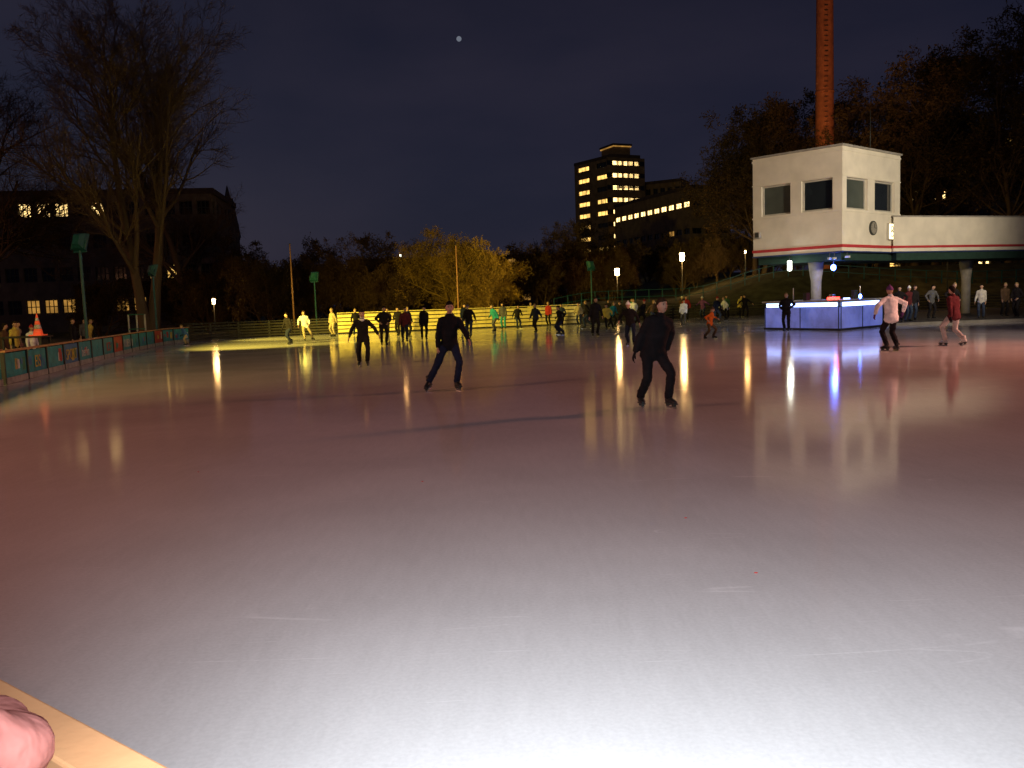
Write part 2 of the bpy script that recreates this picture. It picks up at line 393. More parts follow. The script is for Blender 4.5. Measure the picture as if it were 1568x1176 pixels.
spot('added_chimney_beam', (25.6,51.4,6.1), (33.3,90,27), 16000, (1,.5,.25), 38, .8, .2, rt)  # added spot, brightens the brick chimney

# booth
rt = root('illuminated_booth'); mb = MB()
bq = [V((12,40.2)), V((14.1,36.3)), V((17.1,38.9)), V((15.0,42.7))]; bc = sum(bq, V((0,0)))/4
def bl(f, z0, z1, m_): mb.loft([[(*(bc+(p-bc)*f), z) for p in bq] for z in (z0, z1)], m_, False)
bl(1.0, .0, .09, dmetal); bl(.985, .09, 1.0, backlit); bl(.97, 1.0, 1.24, dmetal); bl(1.03, 1.24, 1.31, whP)
for i in (0, 1):
    a, c_ = bq[i], bq[i+1]; d = (c_-a).normalized(); nn = V((d.y,-d.x)); Lf = (c_-a).length
    ax_ = (V((d.x,d.y,0)), V((nn.x,nn.y,0)), V((0,0,1)))
    for u0, u1 in ((.04,.24),(.34,.96)) if i == 0 else ((.06,.9),):
        q = a+d*(Lf*(u0+u1)/2)-nn*.02; mb.obox((q.x,q.y,1.12), ax_, (Lf*(u1-u0)/2,.012,.085), ledW)
    for u in (0.02,.5,.98):
        q = a+d*(Lf*u)+nn*.0; mb.obox((q.x,q.y,.53), ax_, (.015,.012,.47), dmetal)
mb.obj('counter', rt)
mb = MB()
for x, y, m_, h_ in ((14.4,38.2,lampR,.12),(14.7,38.3,lampR,.12),(15.4,38.9,ledW,.06),(13.6,39,dmetal,.35),(16,39.5,dmetal,.4),(14.9,39.3,steel,.25)):
    mb.box((x,y,1.31+h_/2),(.22,.2,h_),m_,.5)
mb.ell((15.9,38.6,1.42), XYZ, (.07,.07,.1), lampB)
for x, y in ((13.2,39.6),(16.3,39.6)): mb.tube([(x,y,1.3),(x,y,1.9)],[.03,.03],steel,8)
mb.obj('mixing_desk', rt, .01)
point('booth_red', (14.6,38.0,1.7), 8, (1,.1,.1), .1, rt)

# smokestack
mb = MB(); zz = [2,8,16,24,32,40,46]
mb.tube([(33.3,90,z) for z in zz], [1.05-.007*z for z in zz], brick, 28, cap=True)
for z in (12,22,32,42): mb.tube([(33.3,90,z),(33.3,90,z+.25)], [1.1-.007*z]*2, brick, 28)
for z in [3+.5*i for i in range(84)]: mb.box((33.3-.2,90-1.17+.007*z,z),(.35,.12,.04),dmetal)
mb.obj('brick_chimney')

# ------------------------------------------------------------------ buildings
rnd = random.Random(11)
def block(name, foot, z0, z1, rows, cols, ww, wh, mw, litf, parapet=.5, nx=2, nz=2, roofh=0):
    rt = root(name); mb = MB(); foot = [V(p) for p in foot]
    for i in range(len(foot)):
        a, c_ = foot[i], foot[(i+1) % len(foot)]; L_ = (c_-a).length; nc = cols[i] if i < len(cols) else 0; ops = []
        for r in range(rows):
            zr = z0+(z1-z0)*(r+.35)/rows
            for c in range(nc):
                u = L_*(c+.5)/nc; ops.append((u-ww/2, u+ww/2, zr, zr+wh, litf(i, r, c), nx, nz))
        wall(mb, a, c_, z0-4, z1, ops, mw, .2, dmetal)
    c_ = sum(foot, V((0,0)))/len(foot)
    mb.loft([[(*(c_+(p-c_)*1.012), z) for p in foot] for z in (z1, z1+parapet)], roofM, False)
    mb.obj('walls', rt)
    if roofh:
        mb = MB(); a, b_, cc, d = [(*(c_+(p-c_)*1.03),) for p in foot[:4]]; m1 = (V(a)+V(d))/2; m2 = (V(b_)+V(cc))/2; z = z1+parapet+.01
        R1 = (*m1, z+roofh); R2 = (*m2, z+roofh)
        mb.poly([(*a,z),(*b_,z),R2,R1], roofM); mb.poly([(*cc,z),(*d,z),R1,R2], roofM); mb.poly([(*b_,z),(*cc,z),R2], mw); mb.poly([(*d,z),(*a,z),R1], mw)
        for t in (.2,.5,.8):
            q = m1*(1-t)+m2*t; mb.box((q.x,q.y,z+roofh),(1.2,.8,2.2),mw)
        mb.obj('roof', rt)
    return rt
def litA(i, r, c):
    if i == 0 and r == 3 and c in (13,14,15,17): return winW
    if i == 0 and r == 1 and c in (20,21): return winY
    if i == 0 and r == 0 and c in (13,14,15,19): return winO
    return winO if rnd.random() < .05 else winD
block('apartment_building', [(-75.2,88),(-32,94),(-34,108),(-77,102)], 1, 14.6, 4, [24,6], 1.35, 1.5, stone, litA, .6, 3, 2)
block('gabled_house', [(-50,112),(-37,114),(-38.5,124),(-51.5,122)], 1, 12, 4, [6,4], 1.1, 1.6, stone, lambda i,r,c: winO if rnd.random() < .12 else winD, .3, 2, 2, 5)
mb = MB(); mb.tube([(-44,110,0),(-44,110,15),(-44,110,20)], [1.6,1.6,.05], stone, 8, False); mb.tube([(-36,112,0),(-36,112,13),(-36,112,18)], [1.2,1.2,.05], stone, 6, False); mb.obj('church_spires')
def litT(i, r, c):
    if i == 0: return winY if rnd.random() < .85 else winD
    if i == 1: return (winW if c in (1,3) and rnd.random() < .92 else winD)
    return winD
block('office_tower', [(14.6,181),(21.2,171),(27.2,173.8),(20.6,184)], 8, 29.5, 9, [2,5], 3.6, .95, stoneB, litT, .6, 3, 1)
mb = MB(); mb.box((22.8,177,31.1),(3.8,5,1.9),stoneB,.4); mb.box((22.8,177,32.15),(4.2,5.4,.2),winO,.4); mb.box((22.8,177,32.45),(4.4,5.6,.4),roofM,.4); mb.obj('rooftop_plant_room')
def litW(i, r, c):
    if i == 0: return (winW if r == 2 and rnd.random() < .92 else (winO if rnd.random() < .15 else winD))
    return winD
block('office_wing', [(21.3,169),(30.6,143),(38,146),(29,172)], 6, 19.4, 3, [11,3], 1.9, .95, stoneB, litW, .6, 2, 1)
block('office_annexe', [(28.4,176),(35,172),(38,178),(31,182)], 8, 24.5, 5, [5,3], 1.0, 1.2, stoneB, lambda i,r,c: winW if (i==0 and r==3 and c in (0,1)) else winD, .6, 2, 1)
block('residential_block', [(42,108),(90,104),(92,116),(44,120)], 3, 20, 6, [18,4], 1.4, 1.5, stone, lambda i,r,c: (winW if rnd.random() < .2 else (winY if rnd.random() < .2 else winD)), .6, 2, 2)
block('residential_block', [(-24,128),(6,130),(5,142),(-25,140)], 1, 8.5, 3, [14,4], 1.2, 1.4, stone, lambda i,r,c: winO if rnd.random() < .1 else winD, .4, 2, 2)

# ------------------------------------------------------------------ trees
def tree_mesh(name, H, seed, kids, spread, mat, r0, trunks=1, tlen=.62, start=.3, droop=0., up=.06, leaf=None, leafsz=.1, lk=(.42,.68), wob=.1, rmin=.006, nl=3):
    rd = random.Random(seed); mb = MB(); st = []
    for t in range(trunks):
        a = rd.uniform(0, 6.28); d = V((cos(a)*.12*trunks, sin(a)*.12*trunks, 1)).normalized() if trunks > 1 else V((rd.uniform(-.04,.04), rd.uniform(-.04,.04), 1)).normalized()
        st.append((V((cos(a)*.25*(trunks>1), sin(a)*.25*(trunks>1), -.3)), d, H*tlen*rd.uniform(.85,1.1), r0*rd.uniform(.75,1), 0))
    LV = len(kids)
    while st:
        p, d, L_, r, lv = st.pop()
        ns = 5 if lv == 0 else (4 if lv < LV-1 else (3 if lv < LV else 2))
        pts = [p.copy()]; rads = [r]; ds = [d.copy()]; end = .3 if lv < LV else .4
        for i in range(ns):
            d = (d+V((rd.gauss(0,1), rd.gauss(0,1), rd.gauss(0,1)))*wob*(1+.4*lv)+V((0,0,up if lv < 3 else up*.4))-V((0,0,droop*lv))).normalized()
            p = p+d*L_/ns; pts.append(p.copy()); ds.append(d.copy()); rads.append(r*(1-(1-end)*(i+1)/ns))
        if lv == 0: rads[0] *= 1.35
        mb.tube(pts, rads, mat, (9,6,4,3,3,3)[lv], cap=False)
        if lv < LV:
            for k in range(kids[lv]):
                t = rd.uniform(start if lv == 0 else .15, 1)**.85; f = t*ns; i = min(int(f), ns-1); q = pts[i].lerp(pts[i+1], f-i); dd = ds[i+1]
                ang = radians(rd.gauss(spread, 9)); a = rd.uniform(0, 6.28)
                s1 = dd.orthogonal().normalized(); s2 = dd.cross(s1); nd = dd*cos(ang)+(s1*cos(a)+s2*sin(a))*sin(ang)
                rr = (r*(1-(1-end)*t))*rd.uniform(.45,.7)
                st.append((q, nd.normalized(), L_*rd.uniform(*lk)*(1.15-.45*t), max(rr, rmin), lv+1))
        elif leaf:
            for k in range(nl):
                q = pts[rd.randint(0, ns)]; a = V((rd.gauss(0,1), rd.gauss(0,1), rd.gauss(0,1))).normalized(); b_ = a.orthogonal().normalized()
                z_ = leafsz*rd.uniform(.5,1.2); mb.poly([q, q+a*z_+b_*z_*.4, q+a*z_*1.8, q+a*z_-b_*z_*.4], leaf)
    return mb.mesh(name)
def put(me, name, x, y, s=1, rz=0, parent=None, sz=None):
    o = bpy.data.objects.new(name, me); S.collection.objects.link(o); o.location = (x, y, gz(x, y)); o.rotation_euler = (0,0,rz); o.scale = (s, s, sz or s)
    if parent: o.parent = parent
    return o
bigA = tree_mesh('tree', 24, 1, [15,10,9,7], 30, bark, .42, 2, .72, .2, lk=(.4,.62), rmin=.011)
bigB = tree_mesh('tree', 22, 2, [14,9,8,7], 36, barkR, .4, 1, .74, .22, lk=(.42,.64), rmin=.011)
midA = tree_mesh('tree', 18, 3, [14,9,7,5], 42, barkR, .3, 1, .75, .22, leaf=dleaf, leafsz=.19, rmin=.012)
midB = tree_mesh('tree', 18, 4, [14,9,7,5], 48, bark, .3, 1, .72, .2, leaf=dleaf, leafsz=.19, rmin=.012)
shr = tree_mesh('tree', 9, 5, [12,8,7,5], 42, brush, .14, 3, .6, .08, leaf=dleaf, leafsz=.11, nl=2)
shr2 = tree_mesh('tree', 9, 6, [13,9,7,5], 46, brush, .13, 2, .62, .1, leaf=brush, leafsz=.11, nl=2)
wil = tree_mesh('tree', 10, 8, [15,10,8,6], 44, willow, .2, 3, .66, .1, .02, leaf=willow, leafsz=.1, nl=2)
put(bigA, 'bare_tree', -24.6, 58, 1.02, 0.5)
put(bigB, 'bare_tree', -37.5, 58, 1.02, 2)
put(bigB, 'bare_tree', -31, 82, 1.1, 3.4)
put(bigB, 'bare_tree', 31.5, 40, .98, 1.2)
put(wil, 'willow_tree', -5.2, 76, .95, .4); put(wil, 'willow_tree', -1.4, 78, .8, 2.4)
grp = root('distant_trees'); rd = random.Random(5)
for i in range(40):
    x = -36+i*1.25+rd.uniform(-1,1); y = rd.uniform(72,100)
    if x > 5 or abs(x+4) < 4.5: y = rd.uniform(93,104)
    put(rd.choice((shr, shr2)), 'shrub', x, y, rd.uniform(.68,1.0), rd.uniform(0,6), grp)
for i in range(20):
    x = 2+rd.uniform(0,38); y = rd.uniform(94,140)
    put(rd.choice((shr, shr2, shr)), 'shrub', x, y, rd.uniform(.6,.85), rd.uniform(0,6), grp)
for x, y, s in ((-27,84,.58),(-21,88,.55),(-14,92,.5),(-8,95,.48),(7,98,.48),(9,104,.5),(12,100,.45),(4,110,.5)):
    put(rd.choice((midA, midB)), 'tree', x, y, s, rd.uniform(0,6), grp)
for x, y, s in ((26,90,.95),(28,94,1.05),(30.5,99,1.12),(31,104,1.05),(36,93,1.02),(40,84,1.05),(44,88,1.15),(48,82,1.1),(52,86,1.25),(38,98,1.1),(58,84,1.25),(47,96,1.25),(35,108,1.15),(53,76,.95),(30,91,.9),(37,86,.85)):
    put(rd.choice((midA, midB)), 'tree', x, y, s*rd.uniform(.93,1.03), rd.uniform(0,6), grp)
for i in range(14):
    put(rd.choice((shr, shr2)), 'shrub', 21+i*2.6+rd.uniform(-1,1), rd.uniform(90,96), rd.uniform(.4,.7), rd.uniform(0,6), grp)

# ------------------------------------------------------------------ lamps, poles, fences
def floodlight(x, y, z, tgt, power, col, ang=95, face=(.25,1)):
    rt = root('floodlight_pole', (x, y, 0)); mb = MB()
    mb.tube([(0,0,-.1),(0,0,.6),(0,0,z-.35)], [.09,.06,.05], teal, 10); mb.box((0,0,.02),(.3,.3,.12),conc)
    d = V(face).normalized(); d3 = V((d.x,d.y,-.35)).normalized(); sd = d3.cross(V((0,0,1))).normalized(); u = sd.cross(d3)
    c = V((0,0,z))
    mb.bar(V((0,0,z-.4))-sd*.3, V((0,0,z-.4))+sd*.3, .05, .05, teal)
    for s_ in (-1, 1): mb.bar(c+sd*.3*s_-u*.35, c+sd*.3*s_+u*.05, .04, .04, teal)
    f = lambda o, w, h: [c+d3*o+sd*a*w+u*b_*h for a, b_ in ((-1,-1),(1,-1),(1,1),(-1,1))]
    mb.loft([f(-.2,.14,.18), f(-.05,.25,.3), f(.14,.28,.35)], teal, False)
    mb.loft([f(.142,.25,.32), f(.15,.25,.32)], lampC if power else glassD, False)
    mb.obj('pole_and_head', rt, .01)
    if power: spot('beam', V((x,y,z))+d3*.3, tgt, power, col, ang, .8, .2, rt)
YEL = (1,.74,.1)
floodlight(-16.4,33,4.6,(-5.5,56,0),26000,YEL,62)
floodlight(-19.9,48,4.2,(-4,56,.0),8500,YEL,75,(.7,.7))
floodlight(-13.6,60,4.0,(-4,80,3),1500,(1,.55,.16),90)
floodlight(6.3,65,4.3,(-4,77,4),2200,(1,.6,.1),60,(-.4,1))
for x, y, z in ((-15.3,60.5,6.3),(-3.7,62,5.9)):
    mb = MB(); mb.tube([(x,y,-.1),(x,y,z)],[.07,.045],wood,8); mb.tube([(x,y,z),(x,y,z+.05)],[.08,.08],dmetal,8); mb.obj('flag_pole')
def unseen_mast(x, y, z, beams):  # lamp masts standing outside the frame
    rt = root('unseen_floodlight_mast', (x,y,0)); mb = MB(); mb.tube([(0,0,-.1),(0,0,z)],[.16,.09],steel,12); mb.box((0,0,z),(3.6,.12,.12),steel)
    for s_ in (-1.5,0,1.5): mb.box((s_,0,z-.2),(1.2,.35,.5),dmetal)
    mb.obj('unseen_mast', rt)
    for i, (t, p, c, a) in enumerate(beams): spot('beam', (x-1.5+i*1.5,y,z-.8), t, p, c, a, .8, 1.1, rt)
unseen_mast(24,21,9.5,[((-1,15,0),8500,(1,.31,.18),115),((19.5,46,6.0),23000,(1,.84,.6),44),((11,28,0),5500,(1,.7,.6),70)])  # out of view; last beam added to whiten pinkish jackets
unseen_mast(-18,8,9,[((2,14,0),5500,(1,.36,.2),105),((-11,36,0),7500,(1,.72,.2),85)])  # added out of view for the warm and olive tone of the left ice

def street_lamp(x, y, z, p, col, mat_, r=.16, tall=.5):
    g = gz(x,y); rt = root('street_lamp', (x,y,g)); mb = MB(); h = z-g
    mb.tube([(0,0,-.1),(0,0,.8),(0,0,h-.3)],[.09,.06,.045],dmetal,8)
    mb.tube([(0,0,h-.3),(0,0,h-.28),(0,0,h+tall-.3),(0,0,h+tall-.28)],[.08,r,r*1.15,r*.6],mat_,12); mb.tube([(0,0,h+tall-.27),(0,0,h+tall-.1)],[r*1.4,.04],dmetal,12)
    mb.obj('post_and_lantern', rt)
    if p: point('glow', (x,y-.5,z), p, col, .2, rt)
OR = (1,.5,.15)
street_lamp(11.2,88,4.35,250,OR,lampW,.2,.7); street_lamp(17.9,88,5.6,300,OR,lampW,.22,.8)
street_lamp(-24.2,70,2.7,60,OR,lampW,.11,.4)
street_lamp(-10.6,85,6.9,80,OR,lampC,.07,.15)
street_lamp(37,72,6.5,200,OR,lampW,.08,.25)
street_lamp(23.3,84,6.0,100,OR,lampW,.07,.2)
street_lamp(-48,54,6,2200,(1,.42,.2),lampW,.14,.4)  # added lamp beyond the left edge, brown fill light on the trees

rt = root('metal_railing'); mb = MB()
pv = None
for i in range(34):
    x = 4+i*1.25; y = 76+2*sin(i*.15); g = gz(x,y); mb.bar((x,y,g-.1),(x,y,g+1.1),.07,.07,teal)
    if pv:
        for h in (.45,1.05): mb.bar((pv[0],pv[1],pv[2]+h),(x,y,g+h),.05,.05,teal)
    pv = (x,y,g)
mb.obj('posts_and_rails', rt)
rt = root('park_fence'); mb = MB(); pv = None
for i in range(26):
    x = -30+i*.9; y = 61.5+.2*i; mb.bar((x,y,-.1),(x,y,1.0),.05,.05,dmetal)
    if pv:
        for h in (.3,.95): mb.bar((pv[0],pv[1],h),(x,y,h),.04,.04,dmetal)
    pv = (x,y)
mb.obj('posts_and_rails', rt)
mb = MB()
for dx in (0,.45,.9): mb.bar((-21+dx,47,0),(-21+dx,47,1.75),.07,.07,whP)
for z in (.1,.95,1.75): mb.bar((-21,46.95,z),(-20.1,46.95,z),.06,.05,grnP)
mb.obj('gate_frame', None, .006)
mb = MB(); mb.box((-15.8,27.8,1.12),(1.4,.7,.06),dplank)
for a in (-.6,.6):
    for c in (-.28,.28): mb.box((-15.8+a,27.8+c,.52),(.06,.06,1.14),dmetal)
mb.obj('table', None, .006)
cone_o = M('cone_orange', (.8,.12,.03), .5, .1, em=(1,.12,.04), es=.3, samp=False)  # lit look put into the orange as a faint glow of its own
mb = MB(); mb.box((0,0,.02),(.4,.4,.04),cone_o)
R_ = lambda z: .16*(1-z/.78)
for z0, z1, m_ in ((.04,.22,cone_o),(.22,.36,whP),(.36,.48,cone_o),(.48,.58,whP),(.58,.72,cone_o)):
    mb.tube([(0,0,z0),(0,0,z1)],[R_(z0),R_(z1)],m_,20)
mb.obj('traffic_cone', None, 0, (-15.4,27.8,1.15))

# ------------------------------------------------------------------ people
def ik(a, b_, l1, l2, pole):
    d = b_-a; L_ = min(d.length, (l1+l2)*.995); dn = d.normalized(); b_ = a+dn*L_
    x = (l1*l1-l2*l2+L_*L_)/(2*L_); h = sqrt(max(l1*l1-x*x, 0)); p = pole-dn*pole.dot(dn); p.normalize()
    return a+dn*x+p*h, b_
def hand(mb, w, d, palm_n, side, mat_):
    d = d.normalized(); palm_n = (palm_n-d*palm_n.dot(d)).normalized(); sd = d.cross(palm_n)*side
    def rg(c, a, b_): return [c+sd*a*cos(2*pi*k/8)+palm_n*b_*sin(2*pi*k/8) for k in range(8)]
    mb.loft([rg(w-d*.02,.026,.022), rg(w+d*.02,.03,.02), rg(w+d*.07,.042,.017), rg(w+d*.095,.04,.014)], mat_)
    for k, (o, l) in enumerate(((.031,.07),(.0105,.08),(-.0105,.075),(-.031,.058))):
        b0 = w+d*.088+sd*o; d1 = (d+palm_n*.35).normalized(); d2 = (d*.6+palm_n*.8).normalized()
        p1 = b0+d1*l*.5; mb.tube([b0, p1, p1+d2*l*.5], [.0105,.0095,.007], mat_, 6)
    b0 = w+d*.03+sd*.03; d1 = (d*.6+sd*.7+palm_n*.3).normalized(); p1 = b0+d1*.035; mb.tube([b0, p1, p1+(d*.9+palm_n*.4).normalized()*.032], [.014,.012,.008], mat_, 6)
def skate(mb, pos, yaw, pitch, mat_, skates=True):
    T = Matrix.Translation(pos) @ Matrix.Rotation(yaw, 4, 'Z') @ Matrix.Rotation(pitch, 4, 'X')
    q = lambda x, y, z: T @ V((x, y, z)); R3 = T.to_3x3(); ax_ = (R3 @ V((1,0,0)), R3 @ V((0,1,0)), R3 @ V((0,0,1)))
    z0 = .075 if skates else .02
    if skates:
        mb.obox(q(0,.03,.018), ax_, (.003,.145,.016), steel)
        for y in (-.06,.1): mb.obox(q(0,y,.052), ax_, (.02,.035,.021), dmetal)
    mb.obox(q(0,.025,z0), ax_, (.036,.135,.009), dmetal)
    def rg(y, a, zb, zt): return [q(a*cos(2*pi*k/10), y, (zb+zt)/2+(zt-zb)/2*sin(2*pi*k/10)) for k in range(10)]
    mb.loft([rg(-.115,.02,z0+.01,z0+.06), rg(-.1,.038,z0,z0+.1), rg(-.04,.042,z0,z0+.12), rg(.04,.045,z0,z0+.09), rg(.11,.046,z0,z0+.06), rg(.155,.03,z0,z0+.045), rg(.165,.012,z0+.01,z0+.035)], mat_)
    def rh(z, a, b_, y): return [q(a*cos(2*pi*k/10), y+b_*sin(2*pi*k/10), z) for k in range(10)]
    mb.loft([rh(z0+.05,.042,.06,-.045), rh(z0+.12,.045,.055,-.05), rh(z0+.2,.05,.055,-.05)], mat_)
    return q(0,-.05,z0+.09)
DEF = dict(pel=(0,0,.96), lean=8, side=0, fl=(-.11,.03,0,8,0), fr=(.11,-.03,0,-8,0), hl=(-.3,.12,.84), hr=(.3,.12,.84), hp=5, hy=0, kl=(-.15,1,0), kr=(.15,1,0), el=(-.5,-1,-.2), er=(.5,-1,-.2), tw=0)
def figure(name, X, Y, heading, H=1.75, jk='black', pt='black', hair=0, hat=None, glove='black', long=False, skates=True, boot=None, vox=.027, hs=1., z=0, puff=1., pose=None, scarf=None, slim=1.):
    p = dict(DEF); p.update(pose or {})
    le, si = radians(p['lean']), radians(p['side'])
    u = V((sin(si)*cos(le), sin(le), cos(le)*cos(si))).normalized(); r = V((1,0,0)); r = (r-u*r.dot(u)).normalized(); fw = u.cross(r)
    P = V(p['pel']); tw = radians(p['tw']); r2 = r*cos(tw)+fw*sin(tw); f2 = u.cross(r2)
    dt = MB(); J = C[jk]; T_ = C[pt]; bt = boot or bootM; ank = []
    for k in ('fl', 'fr'):
        f = p[k]; ank.append(skate(dt, V(f[:3]), radians(f[3]), radians(f[4]), bt, skates))
    bones = []; bd = MB(); dm = dmetal
    def ring(c, a, b_, ra, rb, n_=12): return [c+a*ra*cos(2*pi*k/n_)+b_*rb*sin(2*pi*k/n_) for k in range(n_)]
    def cap(a, b_, ra, rb, mat_, ext=.5):
        d = (b_-a).normalized(); s1 = d.orthogonal().normalized(); s2 = d.cross(s1)
        bd.loft([ring(a-d*ra*.75, s1, s2, ra*.6, ra*.6), ring(a, s1, s2, ra, ra), ring((a+b_)/2, s1, s2, (ra+rb)/2*1.02, (ra+rb)/2*1.02), ring(b_, s1, s2, rb, rb), ring(b_+d*rb*ext, s1, s2, rb*.6, rb*.6)], dm)
        bones.append((a, b_, ra, rb, mat_))
    pf = puff*slim
    tor = [(-.15,.178,.13),(-.04,.176,.13),(.08,.158,.118),(.22,.165,.122),(.35,.18,.125),(.43,.168,.112),(.49,.11,.085),(.53,.065,.062)]
    bd.loft([ring(P+u*t, r*(1-t*2)+r2*(t*2) if t > 0 else r, fw if t <= 0 else (fw*(1-t*2)+f2*t*2), a*pf, b_*pf, 16) for t, a, b_ in tor], dm)
    bones.append((P-u*.04, P+u*.45, .15*pf, .15*pf, J))
    bones.append((P-u*.04-r*.06, P-u*.04+r*.06, .14*pf, .14*pf, J))
    S0 = P+u*.45; nb = P+u*.5
    for sgn, foot_, kn, hd, el in ((-1, ank[0], p['kl'], p['hl'], p['el']), (1, ank[1], p['kr'], p['hr'], p['er'])):
        h = P+r*.09*sgn-u*.03
        K, A_ = ik(h, foot_, .44, .43, V(kn)); cap(h, K, .095*slim, .068, T_); cap(K, A_, .07, .062, T_, .2)
        s_ = S0+r2*.165*sgn
        E, W_ = ik(s_, V(hd), .29, .26, V(el)); cap(s_, E, .066*puff, .052*puff, J); cap(E, W_, .054*puff, .04*puff, J, .1)
        cap(S0+r2*.08*sgn, s_, .075*pf, .066*puff, J)
        inw = (P+u*.2-W_); hand(dt, W_+(W_-E).normalized()*.02, W_-E, inw, sgn, C[glove] if glove else skinM)
    ub = (u*.6+V((0,0,.4))).normalized()
    hc = nb+ub*(.20)+fw*.02
    cap(nb-u*.02, nb+ub*.1, .058, .052, C[scarf] if scarf else skinM)
    cl = C[scarf] if scarf else J
    dt.loft([ring(nb+u*(t), r2, f2, a, a*.95, 14) for t, a in ((-.02,.09),(.03,.085),(.06,.078),(.055,.06),(.0,.055))], cl)
    hy = Matrix.Rotation(radians(p['hy']), 3, 'Z'); hp = Matrix.Rotation(radians(-p['hp']), 3, 'X'); HM = hy @ hp
    hx = HM @ V((1,0,0)); hyv = HM @ V((0,1,0)); hz = HM @ V((0,0,1)); sc = hs
    def hpnt(lon, lat, k_=1.0):
        x, y, zz = cos(lat)*cos(lon), cos(lat)*sin(lon), sin(lat)
        w = .076*(1-.32*max(0,-zz)**1.4); dpt = .096*(1-.12*max(0,-zz))
        X_, Y_, Z_ = x*w, y*dpt+(.012*max(0,-zz) if y > 0 else 0), zz*.118
        if k_ == 1.0 and y > 0:
            Y_ += .024*math.exp(-((X_/.012)**2))*math.exp(-(((Z_+.018)/.022)**2))
            Y_ -= .008*math.exp(-(((abs(X_)-.03)/.014)**2))*math.exp(-((Z_-.008)/.012)**2)
            Y_ += .006*math.exp(-((X_/.025)**2))*math.exp(-(((Z_+.062)/.01)**2))
        return hc+(hx*X_+hyv*Y_+hz*Z_)*k_*sc
    nl, na = 28, 20
    dt.loft([[hpnt(2*pi*k/nl, -pi/2+pi*(j+.1)/(na-.8)) for k in range(nl)] for j in range(na)], skinM)
    hp3 = lambda x, y, z_: hc+(hx*x+hyv*y+hz*z_)*sc
    axh = (hx, hyv, hz)
    for sg in (-1, 1):
        dt.ell(hp3(sg*.03,.083,.006), axh, (.012*sc,.008*sc,.007*sc), eyeM, 8, 5); dt.ell(hp3(sg*.032,.089,.024), axh, (.018*sc,.005*sc,.004*sc), hairs[hair], 8, 5)
        dt.ell(hp3(sg*.077,-.005,-.008), axh, (.009*sc,.018*sc,.03*sc), skinM, 8, 6)
    dt.ell(hp3(0,.092,-.06), axh, (.024*sc,.008*sc,.008*sc), lipM, 8, 5)
    hm = C[hat] if hat else hairs[hair]; kk = 1.13 if hat else 1.12
    def hl_(lon):
        fcos = sin(lon); return (.45 if fcos > .3 else (.45-(.3-fcos)*1.1)) if not hat else (.22-.25*(1-fcos)/2)
    dt.loft([[hpnt(2*pi*k/nl, hl_(2*pi*k/nl)+(pi/2-.03-hl_(2*pi*k/nl))*t, kk*(1+.02*sin(9*2*pi*k/nl)*(t < .2))) for k in range(nl)] for t in (0,.06,.3,.55,.8,1)], hm)
    if hat: dt.ell(hp3(0,-.01,.142), axh, (.022,.022,.02), hm, 8, 5)
    if long: dt.loft([ring(hp3(0,y,z_), hx, hyv, a, b_, 10) for y, z_, a, b_ in ((-.04,.03,.075,.055),(-.07,-.06,.078,.04),(-.085,-.15,.065,.03),(-.09,-.22,.04,.018))], hairs[hair])
    me = bd.mesh('tmp'); o = bpy.data.objects.new('tmp', me); S.collection.objects.link(o)
    rm = o.modifiers.new('r', 'REMESH'); rm.mode = 'VOXEL'; rm.voxel_size = vox
    s_ = o.modifiers.new('s', 'SMOOTH'); s_.factor = .5; s_.iterations = 3
    dg = bpy.context.evaluated_depsgraph_get(); ev = o.evaluated_get(dg); m2 = ev.to_mesh()
    base = len(dt.v); vs = [v.co.copy() for v in m2.vertices]; nn = [v.normal.copy() for v in m2.vertices]
    for v, n_ in zip(vs, nn):
        q = v+n_*(.011*noise.noise(v*8+V((X,Y,0)))+.009*noise.noise(V((v.x*14,v.y*14,v.z*30)))+.004)
        dt.v.append(tuple(q))
    for f in m2.polygons:
        c = f.center; best = 1e9; bm = J
        for a, b_, ra, rb, mt in bones:
            d = b_-a; t = max(0, min(1, (c-a).dot(d)/d.length_squared)); e_ = (c-(a+d*t)).length/(ra+(rb-ra)*t)
            if e_ < best: best = e_; bm = mt
        dt.f.append(tuple(base+i for i in f.vertices)); dt.m.append(dt.mi(bm)); dt.sm.append(True)
    ev.to_mesh_clear(); bpy.data.objects.remove(o); bpy.data.meshes.remove(me)
    ob = dt.obj(name); ob.location = (X, Y, z); s0 = H/1.78; ob.scale = (s0,)*3; ob.rotation_euler = (0,0,radians(heading)); return ob

STRIDE_R = dict(pel=(-.05,0,.9), lean=20, fl=(-.08,.1,0,5,0), fr=(.33,-.38,.03,-35,-12), hl=(-.38,-.12,.85), hr=(.22,.32,.95))
STRIDE_L = dict(pel=(.05,0,.9), lean=20, fr=(.08,.1,0,-5,0), fl=(-.33,-.38,.03,35,-12), hr=(.38,-.12,.85), hl=(-.22,.32,.95))
GLIDE = dict(pel=(0,0,.9), lean=14, fl=(-.13,.15,0,5,0), fr=(.13,-.2,0,-12,0), hl=(-.3,.1,.8), hr=(.34,.2,.86))
OUT = dict(pel=(0,0,.92), lean=10, fl=(-.16,.1,0,10,0), fr=(.16,-.1,0,-10,0), hl=(-.55,.12,1.0), hr=(.5,.1,.98))
WIDE = dict(pel=(0,0,.8), lean=14, fl=(-.42,.05,0,20,0), fr=(.42,-.05,0,-20,0), hl=(-.5,.15,1.0), hr=(.4,.1,.9))
AKIMBO = dict(pel=(0,0,.95), lean=5, fl=(-.13,.05,0,10,0), fr=(.13,-.05,0,-10,0), hl=(-.24,.08,.98), hr=(.24,.08,.98), el=(-1,-.4,0), er=(1,-.4,0))
STAND = dict(lean=3, hl=(-.26,.08,.8), hr=(.26,.08,.8))
